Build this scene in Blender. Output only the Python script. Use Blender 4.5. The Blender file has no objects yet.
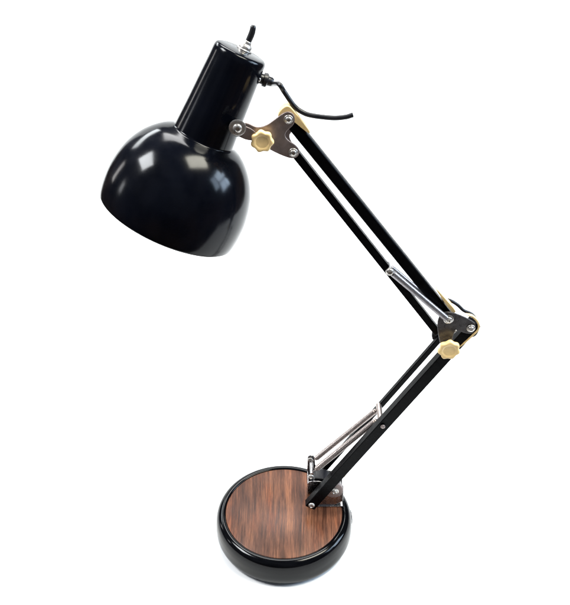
import bpy, bmesh, math, random
from mathutils import Vector, Matrix
random.seed(4)
S = bpy.context.scene
C = bpy.data.collections.new("lamp_scene"); S.collection.children.link(C)
PI = math.pi

# ------------------------------------------------------------------ materials
def mat(name):
    m = bpy.data.materials.new(name); m.use_nodes = True
    nt = m.node_tree; b = nt.nodes['Principled BSDF']
    return m, nt, b
def N(nt, t, **kw):
    n = nt.nodes.new(t)
    for k, v in kw.items():
        if k.startswith('_'): setattr(n, k[1:], v)
        else: n.inputs[k.replace('_', ' ')].default_value = v
    return n
def ramp(nt, stops):
    r = nt.nodes.new('ShaderNodeValToRGB'); e = r.color_ramp.elements
    while len(e) < len(stops): e.new(.5)
    for i, (p, c) in enumerate(stops):
        e[i].position = p; e[i].color = (c[0], c[1], c[2], 1) if hasattr(c, '__len__') else (c, c, c, 1)
    return r
def simple(name, col, rough, metal=0, spec=.5, coat=0, var=.15, vscale=60, rvar=.08, bump=0, bscale=400, coat_rough=.05):
    m, nt, b = mat(name); L = nt.links.new
    tc = N(nt, 'ShaderNodeTexCoord')
    n = N(nt, 'ShaderNodeTexNoise', Scale=vscale, Detail=5.0, Roughness=.6); L(tc.outputs['Object'], n.inputs['Vector'])
    lo = [c * (1 - var) for c in col]; hi = [min(1, c * (1 + var)) for c in col]
    r = ramp(nt, [(.3, lo), (.7, hi)]); L(n.outputs['Fac'], r.inputs['Fac']); L(r.outputs['Color'], b.inputs['Base Color'])
    n2 = N(nt, 'ShaderNodeTexNoise', Scale=vscale * 2.3, Detail=6.0, Roughness=.65); L(tc.outputs['Object'], n2.inputs['Vector'])
    r2 = ramp(nt, [(.35, max(.02, rough - rvar)), (.75, rough + rvar)]); L(n2.outputs['Fac'], r2.inputs['Fac'])
    L(r2.outputs['Color'], b.inputs['Roughness'])
    b.inputs['Metallic'].default_value = metal; b.inputs['Specular IOR Level'].default_value = spec
    b.inputs['Coat Weight'].default_value = coat; b.inputs['Coat Roughness'].default_value = coat_rough
    if bump:
        n3 = N(nt, 'ShaderNodeTexNoise', Scale=bscale, Detail=4.0); L(tc.outputs['Object'], n3.inputs['Vector'])
        bp = N(nt, 'ShaderNodeBump', Strength=bump, Distance=.0004); L(n3.outputs['Fac'], bp.inputs['Height'])
        L(bp.outputs['Normal'], b.inputs['Normal'])
    return m
M = {}
M['enamel'] = simple('black_enamel', (.0014, .0018, .0035), .16, spec=.155, var=.3, vscale=25, rvar=.035, bump=.10, bscale=55)
M['base_black'] = simple('black_lacquered_base', (.0010, .0011, .0015), .11, spec=.17, var=.3, vscale=30, rvar=.04, bump=.10, bscale=90)
M['bar'] = simple('black_painted_tube', (.0011, .0012, .0018), .33, spec=.055, var=.3, vscale=80, rvar=.08, bump=.08, bscale=300)
M['rubber'] = simple('black_rubber', (.006, .006, .008), .36, spec=.35, var=.2, bump=.2)
M['cream'] = simple('aged_cream_plastic', (.86, .62, .29), .40, spec=.3, var=.11, vscale=130, rvar=.08, bump=.25, bscale=350)
M['cream'].node_tree.nodes['Principled BSDF'].inputs['Subsurface Weight'].default_value = .12
M['cream'].node_tree.nodes['Principled BSDF'].inputs['Subsurface Radius'].default_value = (.004, .002, .001)
M['plate'] = simple('dull_grey_steel', (.24, .195, .185), .40, metal=.6, var=.16, vscale=120, rvar=.08, bump=.35, bscale=600)
M['dark_plate'] = simple('smoky_grey_steel', (.075, .072, .076), .34, metal=.7, var=.2, vscale=120, rvar=.1, bump=.35, bscale=600)
M['chrome'] = simple('worn_chrome', (.34, .33, .335), .27, metal=1, var=.15, vscale=150, rvar=.09, bump=.3, bscale=500)
M['bolt'] = simple('dull_zinc_bolt', (.42, .40, .38), .34, metal=.85, var=.2, vscale=260, rvar=.1, bump=.3, bscale=700)
M['spring'] = simple('spring_steel', (.25, .24, .255), .36, metal=1, var=.12, vscale=200, rvar=.06)
M['spring_warm'] = simple('tarnished_spring_steel', (.29, .25, .235), .38, metal=1, var=.14, vscale=200, rvar=.06)
M['inner'] = simple('white_reflector_enamel', (.7, .7, .68), .3, var=.04)
M['flank_patch'] = simple('pale_grey_patch', (.75, .76, .78), .35, var=.2, vscale=300)
M['floor'] = simple('white_backdrop_paper', (.70, .70, .70), .85, spec=.1, var=.004, vscale=3, rvar=.02)

def wood_mat():
    m, nt, b = mat('walnut_veneer'); L = nt.links.new
    tc = N(nt, 'ShaderNodeTexCoord')
    # gentle wobble of the grain
    mp0 = N(nt, 'ShaderNodeMapping', Scale=(14, 9, 9)); L(tc.outputs['Object'], mp0.inputs['Vector'])
    nw = N(nt, 'ShaderNodeTexNoise', Scale=1.0, Detail=2.0); L(mp0.outputs['Vector'], nw.inputs['Vector'])
    sub = N(nt, 'ShaderNodeVectorMath', _operation='SUBTRACT'); L(nw.outputs['Color'], sub.inputs[0]); sub.inputs[1].default_value = (.5, .5, .5)
    sc = N(nt, 'ShaderNodeVectorMath', _operation='MULTIPLY'); L(sub.outputs[0], sc.inputs[0]); sc.inputs[1].default_value = (.007, .0, 0)
    ad = N(nt, 'ShaderNodeVectorMath', _operation='ADD'); L(tc.outputs['Object'], ad.inputs[0]); L(sc.outputs[0], ad.inputs[1])
    def streak(sx, sy, det, rough=.6, off=0):
        mp = N(nt, 'ShaderNodeMapping', Scale=(sx, sy, 1), Location=(off, off * .7, off)); L(ad.outputs[0], mp.inputs['Vector'])
        n = N(nt, 'ShaderNodeTexNoise', Scale=1.0, Detail=det, Roughness=rough); L(mp.outputs['Vector'], n.inputs['Vector'])
        return n
    a = streak(75, 13, 4, .6, 3.1)      # broad bands
    f = streak(640, 24, 5, .75, 8.2)     # fine fibre
    p = streak(1000, 26, 3, .6, 1.7)    # pores
    k = streak(22, 16, 3, .6, 5.5)      # dark clouds
    r1 = ramp(nt, [(.30, (.034, .0125, .0062)), (.44, (.056, .0215, .0108)), (.56, (.080, .0320, .0160)), (.72, (.112, .045, .0195))])
    L(a.outputs['Fac'], r1.inputs['Fac'])
    def mul(prev, n, lo, hi, a0, a1):
        rr = ramp(nt, [(a0, lo), (a1, hi)]); L(n.outputs['Fac'], rr.inputs['Fac'])
        mx = N(nt, 'ShaderNodeMix', _data_type='RGBA', _blend_type='MULTIPLY'); mx.inputs[0].default_value = 1
        L(prev, mx.inputs[6]); L(rr.outputs['Color'], mx.inputs[7]); return mx.outputs[2]
    c = mul(r1.outputs['Color'], f, (.52, .48, .46), (1.30, 1.31, 1.34), .38, .62)
    c = mul(c, p, (.50, .46, .42), (1.05, 1.05, 1.05), .34, .44)
    g = streak(210, 5, 3, .6, 12.4); c = mul(c, g, (.74, .72, .72), (1.12, 1.12, 1.12), .38, .55)
    c = mul(c, k, (.62, .58, .56), (1.14, 1.14, 1.15), .32, .52)
    o_ = streak(48, 9, 3, .6, 21.3); c = mul(c, o_, (1, 1, 1), (1.28, .96, .72), .54, .70)
    # veneer leaves laid side by side, each a little lighter or darker
    sx = N(nt, 'ShaderNodeSeparateXYZ'); L(ad.outputs[0], sx.inputs[0])
    dv = N(nt, 'ShaderNodeMath', _operation='DIVIDE'); L(sx.outputs[0], dv.inputs[0]); dv.inputs[1].default_value = .0185
    fl_ = N(nt, 'ShaderNodeMath', _operation='FLOOR'); L(dv.outputs[0], fl_.inputs[0])
    wn_ = N(nt, 'ShaderNodeTexWhiteNoise', _noise_dimensions='1D'); L(fl_.outputs[0], wn_.inputs['W'])
    rp = ramp(nt, [(0, (.98, .98, 1.0)), (1, (1.30, 1.24, 1.20))]); L(wn_.outputs['Value'], rp.inputs['Fac'])
    mx = N(nt, 'ShaderNodeMix', _data_type='RGBA', _blend_type='MULTIPLY'); mx.inputs[0].default_value = 1
    L(c, mx.inputs[6]); L(rp.outputs['Color'], mx.inputs[7]); c = mx.outputs[2]
    L(c, b.inputs['Base Color'])
    rr = ramp(nt, [(.3, .34), (.7, .5)]); L(f.outputs['Fac'], rr.inputs['Fac']); L(rr.outputs['Color'], b.inputs['Roughness'])
    bp = N(nt, 'ShaderNodeBump', Strength=.3, Distance=.0004); L(f.outputs['Fac'], bp.inputs['Height']); L(bp.outputs['Normal'], b.inputs['Normal'])
    b.inputs['Specular IOR Level'].default_value = .2
    return m
M['wood'] = wood_mat()

# ------------------------------------------------------------------ mesh helpers
def obj(name, bm, m, parent=None, smooth=True, bevel=0, seg=2, loc=None, rot=None, angle=35):
    bmesh.ops.recalc_face_normals(bm, faces=bm.faces[:])
    me = bpy.data.meshes.new(name); bm.to_mesh(me); bm.free()
    o = bpy.data.objects.new(name, me); C.objects.link(o)
    for x in (m if isinstance(m, (list, tuple)) else [m]): me.materials.append(x)
    if loc is not None: o.location = loc
    if rot is not None: o.rotation_euler = rot
    if parent: o.parent = parent
    if smooth:
        lim = math.radians(angle)
        for p in me.polygons: p.use_smooth = True
        b2 = bmesh.new(); b2.from_mesh(me)
        for e in b2.edges:
            if len(e.link_faces) == 2 and e.calc_face_angle(0) > lim: e.smooth = False
        b2.to_mesh(me); b2.free()
    if bevel:
        md = o.modifiers.new('bevel', 'BEVEL'); md.width = bevel; md.segments = seg; md.limit_method = 'ANGLE'
        md.angle_limit = math.radians(40); md.harden_normals = True
    return o

def plate_bm(bm, pts, y0, y1):
    """closed outline in the x-z plane, extruded from y0 to y1"""
    a = [bm.verts.new((x, y0, z)) for x, z in pts]; b = [bm.verts.new((x, y1, z)) for x, z in pts]
    n = len(pts); bm.faces.new(a); bm.faces.new(b[::-1])
    for i in range(n): bm.faces.new((a[i], b[i], b[(i + 1) % n], a[(i + 1) % n]))
    return bm
def chaikin(pts, it=2):
    for _ in range(it):
        q = []
        for i in range(len(pts)):
            p, r = pts[i], pts[(i + 1) % len(pts)]
            q += [(p[0] * .75 + r[0] * .25, p[1] * .75 + r[1] * .25), (p[0] * .25 + r[0] * .75, p[1] * .25 + r[1] * .75)]
        pts = q
    return pts
def plate(name, pts, y0, y1, m, parent, bevel=.0004, round_it=2, **kw):
    bm = bmesh.new(); plate_bm(bm, chaikin(pts, round_it) if round_it else pts, y0, y1)
    return obj(name, bm, m, parent, bevel=bevel, **kw)
def stadium(p0, p1, w, n=7):
    p0 = Vector(p0); p1 = Vector(p1); d = (p1 - p0).normalized(); a0 = math.atan2(d.y, d.x); r = w / 2
    out = []
    for i in range(n + 1):
        a = a0 - PI / 2 + PI * i / n; out.append((p1.x + r * math.cos(a), p1.y + r * math.sin(a)))
    for i in range(n + 1):
        a = a0 + PI / 2 + PI * i / n; out.append((p0.x + r * math.cos(a), p0.y + r * math.sin(a)))
    return out
def box3(bm, p0, p1, w, d):
    """bar between two 3D points; w across in the x-z plane, d along y"""
    p0 = Vector(p0); p1 = Vector(p1); t = (p1 - p0).normalized(); yv = Vector((0, 1, 0))
    s = t.cross(yv).normalized(); u = s.cross(t).normalized()
    vs = []
    for p in (p0, p1):
        vs.append([bm.verts.new(p + s * a * w / 2 + u * b * d / 2) for a, b in ((-1, -1), (1, -1), (1, 1), (-1, 1))])
    bm.faces.new(vs[0]); bm.faces.new(vs[1][::-1])
    for i in range(4): bm.faces.new((vs[0][i], vs[0][(i + 1) % 4], vs[1][(i + 1) % 4], vs[1][i]))
def frame_to(axis):
    return Vector((0, 0, 1)).rotation_difference(Vector(axis).normalized()).to_matrix().to_4x4()
def lathe(bm, prof, n=64, mtx=None, closed_ends=True, lobes=None):
    """profile (r, h) round the local z axis"""
    rings = []
    for r, h in prof:
        if r < 1e-7:
            rings.append([bm.verts.new((0, 0, h))])
        else:
            ring = []
            for i in range(n):
                a = 2 * PI * i / n; rr = r
                if lobes: rr = r * lobes(a, r)
                ring.append(bm.verts.new((rr * math.cos(a), rr * math.sin(a), h)))
            rings.append(ring)
    fs = []
    for A, B in zip(rings, rings[1:]):
        for i in range(n):
            j = (i + 1) % n
            if len(A) == 1 and len(B) == 1: continue
            if len(A) == 1: fs.append(bm.faces.new((A[0], B[i], B[j])))
            elif len(B) == 1: fs.append(bm.faces.new((A[i], A[j], B[0])))
            else: fs.append(bm.faces.new((A[i], A[j], B[j], B[i])))
    if mtx is not None:
        vs = [v for r in rings for v in r]; bmesh.ops.transform(bm, matrix=mtx, verts=vs)
    return fs
def tube(bm, pts, r, n=10, caps=True):
    pts = [Vector(p) for p in pts]; rings = []; up = None
    for i, p in enumerate(pts):
        t = (pts[min(i + 1, len(pts) - 1)] - pts[max(i - 1, 0)]).normalized()
        if up is None:
            up = t.orthogonal().normalized()
        up = (up - t * up.dot(t)).normalized(); s = t.cross(up)
        rr = r(i / (len(pts) - 1)) if callable(r) else r
        rings.append([bm.verts.new(p + (up * math.cos(2 * PI * k / n) + s * math.sin(2 * PI * k / n)) * rr) for k in range(n)])
    for A, B in zip(rings, rings[1:]):
        for k in range(n): bm.faces.new((A[k], A[(k + 1) % n], B[(k + 1) % n], B[k]))
    if caps: bm.faces.new(rings[0][::-1]); bm.faces.new(rings[-1])
def spline(pts, k=8):
    pts = [Vector(p) for p in pts]; out = []
    P = [pts[0] * 2 - pts[1]] + pts + [pts[-1] * 2 - pts[-2]]
    for i in range(1, len(P) - 2):
        for j in range(k):
            t = j / k; a, b, c, d = P[i - 1], P[i], P[i + 1], P[i + 2]
            out.append(.5 * ((2 * b) + (c - a) * t + (2 * a - 5 * b + 4 * c - d) * t * t + (3 * b - a - 3 * c + d) * t ** 3))
    out.append(pts[-1]); return out

def bolt(parent, x, y, z, r, h=.0022, m='bolt', name='bolt', slot=True, washer=0, axis=(0, -1, 0)):
    """pan-head bolt seen from the front; y is the face it sits on"""
    bm = bmesh.new(); mt = Matrix.Translation((x, y, z)) @ frame_to(axis)
    hh = h
    if washer:
        lathe(bm, [(0, 0), (washer, 0), (washer, .0007), (washer * .9, .0011), (r, .0011)], 32, mt); 
        base = .0009
    else: base = 0
    lathe(bm, [(0, base), (r, base), (r, base + hh * .45), (r * .86, base + hh * .8), (r * .55, base + hh), (r * .45, base + hh * .72), (0, base + hh * .62)], 6 if False else 24, mt)
    return obj(name, bm, M[m], parent, angle=50)

# knob with seven rounded lobes
def knob(parent, x, y, z, R, rot=0, t=.0075, axis=(0, -1, 0)):
    def lob(a, r):
        k = min(1, max(0, (r / R - .55) / .35)); return 1 - k * .085 * (1 - math.cos(7 * (a + rot))) * .8
    bm = bmesh.new(); mt = Matrix.Translation((x, y, z)) @ frame_to(axis)
    lathe(bm, [(0, 0), (R * .5, 0), (R * .52, .0015), (R * .88, .0018), (R * .98, .0026), (R, .0036), (R, t - .002), (R * .97, t - .0008), (R * .90, t - .0001),
               (R * .80, t), (R * .62, t - .0001), (R * .56, t - .0006), (R * .5, t - .0008), (0, t - .0006)], 126, mt, lobes=lob)
    return obj('adjustment_knob', bm, M['cream'], parent, angle=60)

# ------------------------------------------------------------------ the lamp
GZ = -.0065                                    # level of the surface the lamp stands on
lamp = bpy.data.objects.new('desk_lamp', None); C.objects.link(lamp); lamp.location = (0, 0, GZ)
lamp['label'] = 'black adjustable spring-arm desk lamp with domed shade, cream knobs and round wood-topped base'
lamp['category'] = 'lamp'
class Shift:                                    # every part is written in world metres and hung under the lamp
    pass
def hang(o): return o

def sub(o, parent): o.parent = parent; return o

# parts are modelled in world metres: give the empty's inverse to each direct child afterwards
# ---- base
bm = bmesh.new()
side_prof = [(.0775, GZ), (.0815, GZ + .0014), (.0850, GZ + .0052), (.0867, GZ + .0100), (.0873, GZ + .0155), (.0873, .0160), (.0869, .0205), (.0861, .0252),
             (.0847, .0290), (.0827, .0316), (.0803, .0331), (.0781, .0336), (.0764, .0333), (.0753, .0327), (.0748, .0316)]
prof = [(0, GZ + .0022), (.070, GZ + .0022), (.0735, GZ + .0004)] + [(v.x, v.z) for v in spline([Vector((a, 0, b)) for a, b in side_prof], 4)] + [(.0745, .0305), (0, .030)]
lathe(bm, prof, 160, Matrix.Translation((-.0014, 0, 0)))
base = obj('base', bm, M['base_black'], lamp, angle=60)
base['label'] = 'thick glossy black round base with a rolled rim'
bm = bmesh.new(); lathe(bm, [(0, .0315), (.0744, .0315), (.0744, .0324), (.0737, .0329), (0, .0330)], 128, Matrix.Translation((-.0014, 0, 0)))
wood = obj('wood_inlay', bm, M['wood'], base, angle=40)
# small pale patch on the right flank of the base
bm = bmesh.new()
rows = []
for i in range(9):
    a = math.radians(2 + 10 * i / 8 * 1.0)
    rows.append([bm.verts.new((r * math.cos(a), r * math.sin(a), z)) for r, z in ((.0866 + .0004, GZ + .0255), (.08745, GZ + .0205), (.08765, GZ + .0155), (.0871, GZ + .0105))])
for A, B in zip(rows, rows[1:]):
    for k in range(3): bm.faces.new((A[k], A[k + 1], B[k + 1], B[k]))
obj('pale_patch', bm, M['flank_patch'], base)

# ---- base bracket
bk_bm = bmesh.new()
plate_bm(bk_bm, chaikin([(.0285, .0345), (.0285, .074), (.031, .078), (.047, .0775), (.057, .071), (.074, .071), (.0745, .066), (.0745, .0345)], 1), .0088, .0104)
plate_bm(bk_bm, chaikin([(.0285, .0345), (.0285, .096), (.030, .099), (.0365, .099), (.038, .094), (.039, .078), (.057, .071), (.0745, .069), (.0745, .0345)], 1), .0330, .0346)
plate_bm(bk_bm, [(.0287, .0332), (.0743, .0332), (.0743, .0348), (.0287, .0348)], .0070, .0328)
plate_bm(bk_bm, [(.0287, .0350), (.0303, .0350), (.0303, .072), (.0287, .072)], .0106, .0328)
bracket = obj('base_bracket', bk_bm, M['chrome'], lamp, bevel=.0006, seg=3)
bracket['label'] = 'chrome swivel bracket bolted to the wood top'
plate('bracket_core', [(.033, .036), (.033, .080), (.052, .0785), (.062, .068), (.073, .060), (.073, .036)], .0125, .0300, M['rubber'], bracket, bevel=.001, round_it=1)
# washer plate on the right of the bracket front
plate('friction_plate', [(.0525, .0570), (.0525, .073), (.058, .0785), (.068, .0775), (.0735, .070), (.0725, .058), (.066, .0535), (.057, .0535)], .0045, .0086, M['plate'], bracket, bevel=.0006)
bolt(bracket, .0622, .0044, .0650, .0036, .002, washer=.0058)
bolt(bracket, .0335, -.0082, .0535, .0040, .0024, washer=0)
b_ = bolt(bracket, .0325, .0105, .0850, .0036, .0024)
bolt(bracket, .0320, .0325, .0925, .0034, .0016)
knob(bracket, .0720, .037, .0600, .0085, .2, axis=(0, 1, 0))
bm = bmesh.new()
tube(bm, [(.0335, .010, .0895), (.0335, .0325, .0895)], .0022, 14)
obj('spring_anchor_pin', bm, M['chrome'], bracket)

# ---- bars of the lower arm
def bar(name, p0, p1, w, d, m='bar', parent=lamp, bevel=.0009, ext=0):
    p0 = Vector(p0); p1 = Vector(p1); t = (p1 - p0).normalized()
    bm = bmesh.new(); box3(bm, p0 - t * ext, p1 + t * ext, w, d)
    return obj(name, bm, M[m], parent, bevel=bevel, seg=3)
E1 = Vector((.1782, -.004 + .0085, .3370)); E2 = (.2032, .0015, .3238)
low_w = bar('lower_arm', (.0340, -.0025, .0515), (.2045, .0015, .3270), .0138, .0105, ext=.005)
low_w['label'] = 'wide lower arm tube'
NL0 = Vector((.0395, .0380, .0520)); NL1 = Vector((.1790, .0340, .2860))
low_n = bar('lower_link', NL0, NL1, .0066, .0062, ext=.004)
low_n['label'] = 'narrow lower link tube'
bolt(low_w, .1150, -.0072, .1855, .0028, .0016, m='plate')
bm = bmesh.new(); tube(bm, [(.1139, .0055, .1830), (.1139, .0345, .1830)], .0036, 20)
pinp = obj('spring_cross_pin', bm, M['spring_warm'], low_w, bevel=.0005)

def coil_spring(name, p0, p1, R, rib, pitch, m, parent, lead=.006):
    """tightly wound extension spring: close coils, necked ends and a thin hook each side"""
    p0 = Vector(p0); p1 = Vector(p1); L = (p1 - p0).length; t = (p1 - p0).normalized()
    bm = bmesh.new(); mt = Matrix.Translation(p0) @ frame_to(t)
    prof = [(0, lead * .9), (R * .35, lead * .9)]; h = lead
    while h < L - lead:
        k = min(1, .7 + min(h - lead, L - lead - h) / (R * 1.6))
        for f, a in ((0, -1), (.25, 0), (.5, 1), (.75, 0)): prof.append(((R + a * rib) * k, h + f * pitch))
        h += pitch
    prof += [(R * .35, h + .0006), (0, h + .0006)]
    lathe(bm, prof, 18, mt)
    tube(bm, [p0, p0 + t * (lead + .001)], .0008, 8); tube(bm, [p1 - t * (lead + .002), p1], .0008, 8)
    return obj(name, bm, M[m], parent, angle=80)
coil_spring('spring', (.0345, .0280, .0935), (.1135, .0265, .1845), .0033, .00030, .0020, 'spring_warm', lamp)
coil_spring('spring', (.0345, .0125, .0905), (.1125, .0105, .1830), .0035, .00040, .0023, 'spring_warm', lamp)

# ---- elbow
elb = plate('elbow_plate', [(0.1638, 0.3338), (0.1653, 0.3458), (0.1702, 0.3508), (0.18, 0.35), (0.2017, 0.3393), (0.2066, 0.3328), (0.2043, 0.3223), (0.1972, 0.3218), (0.1862, 0.3269), (0.1824, 0.3198), (0.1838, 0.3038), (0.1718, 0.3028), (0.1678, 0.3156)],
            -.0085, -.0065, M['dark_plate'], lamp, bevel=.0005, round_it=2)
elb['label'] = 'smoky steel elbow plate'
plate('rear_plate', [(.1700, .2750), (.1690, .2960), (.1770, .2985), (.1850, .2960), (.1860, .2750)], .0390, .0405, M['dark_plate'], elb)
bolt(elb, .1755, -.0086, .3415, .0036, .0022, washer=.0054)
bolt(elb, .2010, -.0086, .3295, .0034, .0022, washer=.0046)
bolt(elb, .1850, -.0086, .3265, .0012, .0012)
knob(elb, .1785, -.0120, .3065, .0125, .25)
bm = bmesh.new(); tube(bm, [(.1785, -.0125, .3065), (.1785, .0400, .2880)], .003, 14); obj('knob_shaft', bm, M['chrome'], elb)
bm = bmesh.new(); tube(bm, [(.1770, -.0062, .3378), (.1770, .0205, .3320)], .003, 14); obj('pivot_shaft', bm, M['chrome'], elb)

def strip(name, pts, thick, y0, y1, m, parent):
    """ribbon following an x-z path"""
    p = [Vector((a, 0, b)) for a, b in pts]; p = spline(p, 6)
    outer = []; inner = []
    for i, q in enumerate(p):
        t = (p[min(i + 1, len(p) - 1)] - p[max(0, i - 1)]).normalized(); n = Vector((-t.z, 0, t.x))
        k = i / (len(p) - 1); th = thick * min(1, .35 + 4 * min(k, 1 - k))
        outer.append((q.x + n.x * th / 2, q.z + n.z * th / 2)); inner.append((q.x - n.x * th / 2, q.z - n.z * th / 2))
    a = []; nn = len(outer); bm = bmesh.new()
    for y in (y0, y1):
        a.append([[bm.verts.new((x, y, z)) for x, z in outer], [bm.verts.new((x, y, z)) for x, z in inner]])
    for i in range(nn - 1):
        for q in ((a[0][0][i], a[0][0][i + 1], a[1][0][i + 1], a[1][0][i]), (a[0][1][i], a[0][1][i + 1], a[1][1][i + 1], a[1][1][i]),
                  (a[0][0][i], a[0][0][i + 1], a[0][1][i + 1], a[0][1][i]), (a[1][0][i], a[1][0][i + 1], a[1][1][i + 1], a[1][1][i])):
            bm.faces.new(q)
    for i in (0, nn - 1): bm.faces.new((a[0][0][i], a[1][0][i], a[1][1][i], a[0][1][i]))
    return obj(name, bm, M[m], parent, bevel=.0005)
strip('elbow_cap', [(.1950, .3440), (.2020, .3415), (.2085, .3345), (.2105, .3255), (.2050, .3165), (.1985, .3080), (.1905, .2985)], .0020, -.0050, -.0008, 'cream', lamp)

# ---- upper arm
up_w = bar('upper_arm', (.0045, .0015, .5645), (.1782, .0015, .3372), .0115, .0095, ext=.002, bevel=.0020)
up_w['label'] = 'wide upper arm tube'
up_n = bar('upper_link', (.0098, .0015, .5310), (.1655, .0015, .3200), .0082, .0075, ext=.004)
up_n['label'] = 'narrow upper link tube'
plate('arm_cap', [(.1592, .3762), (.1606, .3768), (.1700, .3655), (.1835, .3492), (.1828, .3462), (.1780, .3480)], -.0042, .0040, M['cream'], up_w, round_it=1)
plate('arm_cap', [(-.0070, .5680), (-.0060, .5740), (-.0005, .5800), (.0040, .5805), (.0085, .5755), (.0160, .5655), (.0248, .5535), (.0215, .5530), (.0050, .5680), (-.0010, .5700)], -.0044, .0062, M['cream'], up_w, bevel=.0008)
# pair of steel springs crossing the upper arm
coil_spring('spring', (.1092, -.0088, .4025), (.1740, -.0098, .3425), .0034, .00020, .0017, 'spring', lamp, lead=.002)
coil_spring('spring', (.1095, .0100, .3975), (.1740, .0115, .3380), .0030, .00020, .0017, 'spring', lamp, lead=.002)
bolt(up_n, .1080, -.0105, .4035, .0042, .0030)
bm = bmesh.new(); tube(bm, [(.1084, -.0105, .4025), (.1084, .0100, .4005)], .0024, 14); obj('spring_cross_pin', bm, M['chrome'], up_n)

# ---- head bracket
hb = plate('head_bracket', [(-0.0423, 0.5542), (-0.0423, 0.5637), (-0.0359, 0.5652), (-0.0257, 0.5595), (-0.0168, 0.5624), (-0.0083, 0.569), (-0.0013, 0.5747), (0.0042, 0.576), (0.0089, 0.5722), (0.0092, 0.5647), (0.0052, 0.5597), (0.0012, 0.5567), (-0.0003, 0.5517), (0.0027, 0.5472), (0.0105, 0.5422), (0.0139, 0.5372), (0.0127, 0.5307), (0.0062, 0.5277), (-0.0117, 0.5357), (-0.0263, 0.5462), (-0.0333, 0.5512)],
           -.0068, -.0048, M['plate'], lamp, bevel=.0005, round_it=2)
hb['label'] = 'Y-shaped dull steel bracket joining shade and arm'
plate('rear_plate', [(-0.034, 0.548), (-0.024, 0.5485), (-0.009999999999999998, 0.5535), (0.004, 0.563), (0.009000000000000001, 0.56), (0.007, 0.55), (0.003, 0.544), (0.012, 0.53), (0.007, 0.523), (-0.0104, 0.531), (-0.024999999999999998, 0.538), (-0.034, 0.543)], .0086, .0102, M['plate'], hb)
bolt(hb, .0033, -.0069, .5685, .0032, .0020, washer=.0044)
bolt(hb, .0078, -.0069, .5352, .0032, .0020, washer=.0044)
knob(hb, -.0214, -.0075, .5490, .0112, .1)
for x, z in ((.0035, .5660), (.0083, .5325), (-.0214, .5440)):
    bm = bmesh.new(); tube(bm, [(x, -.0055, z), (x, .0092, z)], .0024, 12); obj('pivot_shaft', bm, M['chrome'], hb)

# ---- shade
AX = Vector((-.4276, -.156, -.890)).normalized()          # from switch end to open rim
RC = Vector((-.1198, .0130, .4525))                       # centre of the rim
s = .00100
prof_out = [(71.0, 0), (71.9, 5), (72.5, 12), (72.7, 20), (72.3, 29), (71.0, 38), (68.8, 48), (65.4, 58), (60.8, 67), (55, 75.5), (48, 83), (41, 88.6), (35, 92), (32.2, 93.4), (31.0, 94.6), (30.6, 96.5)]
R0 = frame_to(-AX); MT = Matrix.Translation(RC) @ R0
def dense(pr, k=4):
    q = spline([Vector((a * (1.022 if a > 36 else 1), 0, b)) for a, b in pr], k); return [(v.x * s, v.z * s) for v in q]
bm = bmesh.new()
po = dense(prof_out)
pin_ = [(max(.0, r - .0012), h + (.0 if i == 0 else -.0002)) for i, (r, h) in enumerate(po)]
full = [(po[0][0] - .0006, -.0006), ] + po
lathe(bm, [(pin_[0][0], .0004)] + full, 144, MT)
dome = obj('lamp_shade', bm, M['enamel'], lamp, angle=70)
dome['label'] = 'glossy black domed metal shade'
bm = bmesh.new(); lathe(bm, [(pin_[0][0], .0004)] + pin_[1:] + [(0, pin_[-1][1])], 96, MT); obj('reflector_lining', bm, M['inner'], dome, angle=60)
# neck (socket housing)
prof_n = [(31.0, 91.0), (30.8, 95), (30.2, 104), (28.9, 125), (27.8, 148), (26.6, 170), (26.4, 177)]
pn = [(r * s, h * s) for r, h in prof_n] + [(.0261, .1805), (.0253, .1826), (.0240, .1838), (.0221, .1843), (0, .1843)]
bm = bmesh.new(); lathe(bm, pn, 112, MT)
neck = obj('socket_housing', bm, M['enamel'], dome, angle=60)
neck['label'] = 'tapering black neck of the shade'
# rotary switch on top
TOPC = RC - AX * .1843
side = Vector((.928, 0, -.372)); side = (side - AX * side.dot(AX)).normalized()
frontv = AX.cross(side).normalized()
if frontv.y > 0: frontv = -frontv
sw = TOPC + side * .0030 - frontv * .0125
MS = Matrix.Translation(sw) @ R0
bm = bmesh.new()
lathe(bm, [(.0000, -.001), (.0078, -.001), (.0078, .0008), (.0062, .0016)], 28, MS)
lathe(bm, [(.0064, .0014), (.0064, .0032), (.0058, .0046), (.0044, .0060), (.0038, .0086), (.0030, .0092), (0, .0092)], 28, MS)
nut = obj('switch_nut', bm, M['bolt'], neck, angle=30, bevel=.0004)
bm = bmesh.new()
tube(bm, spline([sw - AX * .004, sw - AX * .010 + Vector((.0004, 0, 0)), sw - AX * .017 + Vector((.0004, 0, .0005)), sw - AX * .024 + Vector((-.0010, 0, .001))], 5), lambda k: .0026 + .0006 * math.sin(k * PI) - (.0008 if k > .97 else 0), 12)
obj('switch_lever', bm, M['rubber'], neck)
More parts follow.
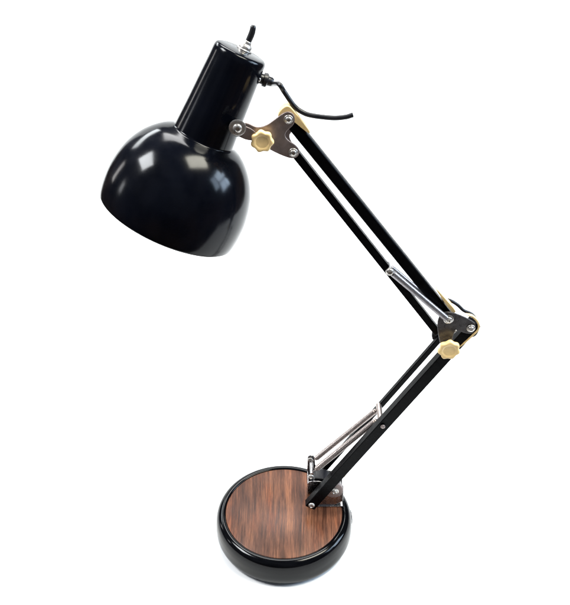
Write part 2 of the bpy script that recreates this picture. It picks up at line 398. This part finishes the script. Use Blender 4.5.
# strain relief and cord
rl = RC - AX * .1680 + side * .0242
MR = Matrix.Translation(rl) @ frame_to(side * .97 - frontv * .05 + Vector((0, 0, .12)))
bm = bmesh.new(); lathe(bm, [(0, -.002), (.0062, -.002), (.0062, .0020), (.0050, .0026), (.0050, .0052), (.0066, .0056), (.0068, .0090), (.0056, .0100), (.0046, .0102), (.0044, .0140), (.0034, .0155), (0, .0155)], 22, MR)
relief = obj('strain_relief', bm, M['rubber'], neck, angle=40)
lob_c = rl + side * .001 + frontv * .0062
bolt(relief, lob_c.x, lob_c.y, lob_c.z, .0021, .0016)
e0 = rl + side * .0135
bm = bmesh.new()
tube(bm, spline([e0, e0 + Vector((.0020, 0, -.0006)), (-.0055,.003,.5985), (-.0009, .002, .5919), (.0083, .000, .5790), (.0160,-.002,.5735), (.0251, -.004, .5710), (.0438, -.006, .5695), (.0559, -.006, .5703), (.0632, -.006, .5725)], 8), .0024, 12)
cord = obj('power_cord', bm, M['rubber'], lamp)
cord['label'] = 'short black cord leaving the top of the shade neck'
bm = bmesh.new()
tube(bm, spline([(.1680, .010, .3550), (.1745, .010, .3545), (.1810, .010, .3520), (.1880, .010, .3470), (.1950, .010, .3400), (.2050, .010, .3345), (.2110, .008, .3260), (.2125, .006, .3200), (.2095, .004, .3120), (.2020, .004, .3085)], 6), .0019, 12)
c2 = obj('power_cord', bm, M['rubber'], lamp); c2['label'] = 'black cord looping round the outside of the elbow'

# hinge lug holding the bracket to the neck
hl = Vector((-.0440, .006, .5570))
bm = bmesh.new()
tube(bm, [hl + Vector((-.004, .004, 0)), hl + Vector((0, -.0190, .002))], .0052, 24)
lug = obj('hinge_lug', bm, M['enamel'], lamp, bevel=.0006)
bolt(lug, -.0440, -.0132, .5630, .0044, .0030, washer=.0080)
plate('hinge_strap', [(-.0478, .5560), (-.0478, .5640), (-.0400, .5655), (-.0270, .5590), (-.0250, .5490), (-.0360, .5500), (-.0420, .5530)], -.0125, -.0108, M['plate'], lug)

for o in list(lamp.children): o.matrix_parent_inverse = Matrix.Translation((0, 0, -GZ))

# ------------------------------------------------------------------ white table sweep
bm = bmesh.new()
xs = [-.82, .82]; prof = [(-.34, GZ - .03), (-.34, GZ - .002), (-.338, GZ), (.42, GZ)]
for i in range(1, 25):
    a = math.radians(86) * i / 24; prof.append((.42 + .8 * math.sin(a), GZ + .8 - .8 * math.cos(a)))
prof.append((1.235, GZ + 1.0))
vs = [[bm.verts.new((x, y, z)) for y, z in prof] for x in xs]
for i in range(len(prof) - 1): bm.faces.new((vs[0][i], vs[1][i], vs[1][i + 1], vs[0][i + 1]))
fl = obj('floor', bm, M['floor']); fl['kind'] = 'structure'; 
fl['label'] = 'plain white paper sweep under and behind the lamp'

# ------------------------------------------------------------------ light
W = bpy.data.worlds.new('World'); S.world = W; W.use_nodes = True
wn = W.node_tree; bg = wn.nodes['Background']; bg.inputs[1].default_value = .26
wt = wn.nodes.new('ShaderNodeTexCoord'); wsep = wn.nodes.new('ShaderNodeSeparateXYZ'); wn.links.new(wt.outputs['Generated'], wsep.inputs[0])
wr = ramp(wn, [(.0, (.42, .30, .22)), (.46, (.50, .36, .27)), (.54, (.42, .44, .52)), (1, (.85, .95, 1.15))])   # brown floor, grey walls, pale ceiling of the dim room
wm = wn.nodes.new('ShaderNodeMapRange'); wm.inputs[1].default_value = -1; wm.inputs[2].default_value = 1
wn.links.new(wsep.outputs[2], wm.inputs[0]); wn.links.new(wm.outputs[0], wr.inputs['Fac'])
wno = wn.nodes.new('ShaderNodeTexNoise'); wno.inputs['Scale'].default_value = 2.6; wno.inputs['Detail'].default_value = 5
wn.links.new(wt.outputs['Generated'], wno.inputs['Vector']); wr2 = ramp(wn, [(.40, .25), (.60, 1.35)]); wn.links.new(wno.outputs['Fac'], wr2.inputs['Fac'])
wx = wn.nodes.new('ShaderNodeMix'); wx.data_type = 'RGBA'; wx.blend_type = 'MULTIPLY'; wx.inputs[0].default_value = 1
wn.links.new(wr.outputs['Color'], wx.inputs[6]); wn.links.new(wr2.outputs['Color'], wx.inputs[7]); wn.links.new(wx.outputs[2], bg.inputs[0])

def area(name, loc, aim, sx, sy, L, col, roll=0):
    l = bpy.data.lights.new(name, 'AREA'); l.shape = 'RECTANGLE'; l.size = sx; l.size_y = sy
    l.energy = L * PI * sx * sy; l.color = col
    o = bpy.data.objects.new(name, l); C.objects.link(o); o.location = loc
    d = (Vector(aim) - Vector(loc)).normalized(); o.rotation_euler = (d.to_track_quat('-Z', 'Y') @ Vector((0, 0, 1)).rotation_difference(Vector((0, 0, 1)))).to_euler(); o.rotation_euler.rotate_axis('Z', math.radians(roll))
    return o
#LIGHTS
HEAD = Vector((-.10, 0, .52))
def towards(az, el, dist):
    a = math.radians(az); e = math.radians(el)
    return HEAD + Vector((math.sin(a) * math.cos(e), math.cos(a) * math.cos(e), math.sin(e))) * dist
for nm, az, el, dist, sx, sy, L, col, roll in [
    ('room_lamp', -34, 27, 2.0, .95, .30, 16, (.93, .98, 1), 0),
    ('ceiling_or_fill_light', -90, 50, 2.2, .85, .70, 50, (.95, .98, 1), 0),
    ('ceiling_or_fill_light', 98, 60, 2.2, .76, 1.08, 34, (1, .97, .84), 40),
    ('ceiling_or_fill_light', 2, 52, 2.8, 1.6, 1.0, 19, (1, 1, 1), 0),  # added fill from behind to whiten the floor, not a ceiling lamp
    ('room_lamp', -88, 13, 2.2, .22, .42, 10, (.95, .97, 1), 0),
    ('room_lamp', -63, 10, 2.2, .20, .60, 8, (1, .97, .95), 0),
    ('window', 82, 12, 2.4, .42, .46, 27, (.62, .79, 1), 0),
    ('window', 93, 12, 2.4, .42, .46, 27, (.62, .79, 1), 0),
    ('window', 82, 25, 2.4, .42, .46, 27, (.66, .82, 1), 0),
    ('window', 93, 25, 2.4, .42, .46, 27, (.66, .82, 1), 0),
    ('window', 105, 22, 2.4, .36, .70, 15, (.62, .79, 1), 0),
    ]:
    area(nm, towards(az, el, dist), HEAD, sx, sy, L, col, roll)
#ENDLIGHTS

# ------------------------------------------------------------------ camera
cam = bpy.data.cameras.new('camera'); co = bpy.data.objects.new('camera', cam); C.objects.link(co)
co.location = (0, -.775, .89); co.rotation_euler = (math.radians(90 - 34.5), 0, 0)
cam.sensor_fit = 'VERTICAL'; cam.sensor_height = 24; cam.lens = 24 * 878 / 605; cam.clip_start = .01; cam.clip_end = 100
S.camera = co
S.view_settings.view_transform = 'Standard'; S.view_settings.look = 'None'; S.view_settings.exposure = 0; S.view_settings.gamma = 1
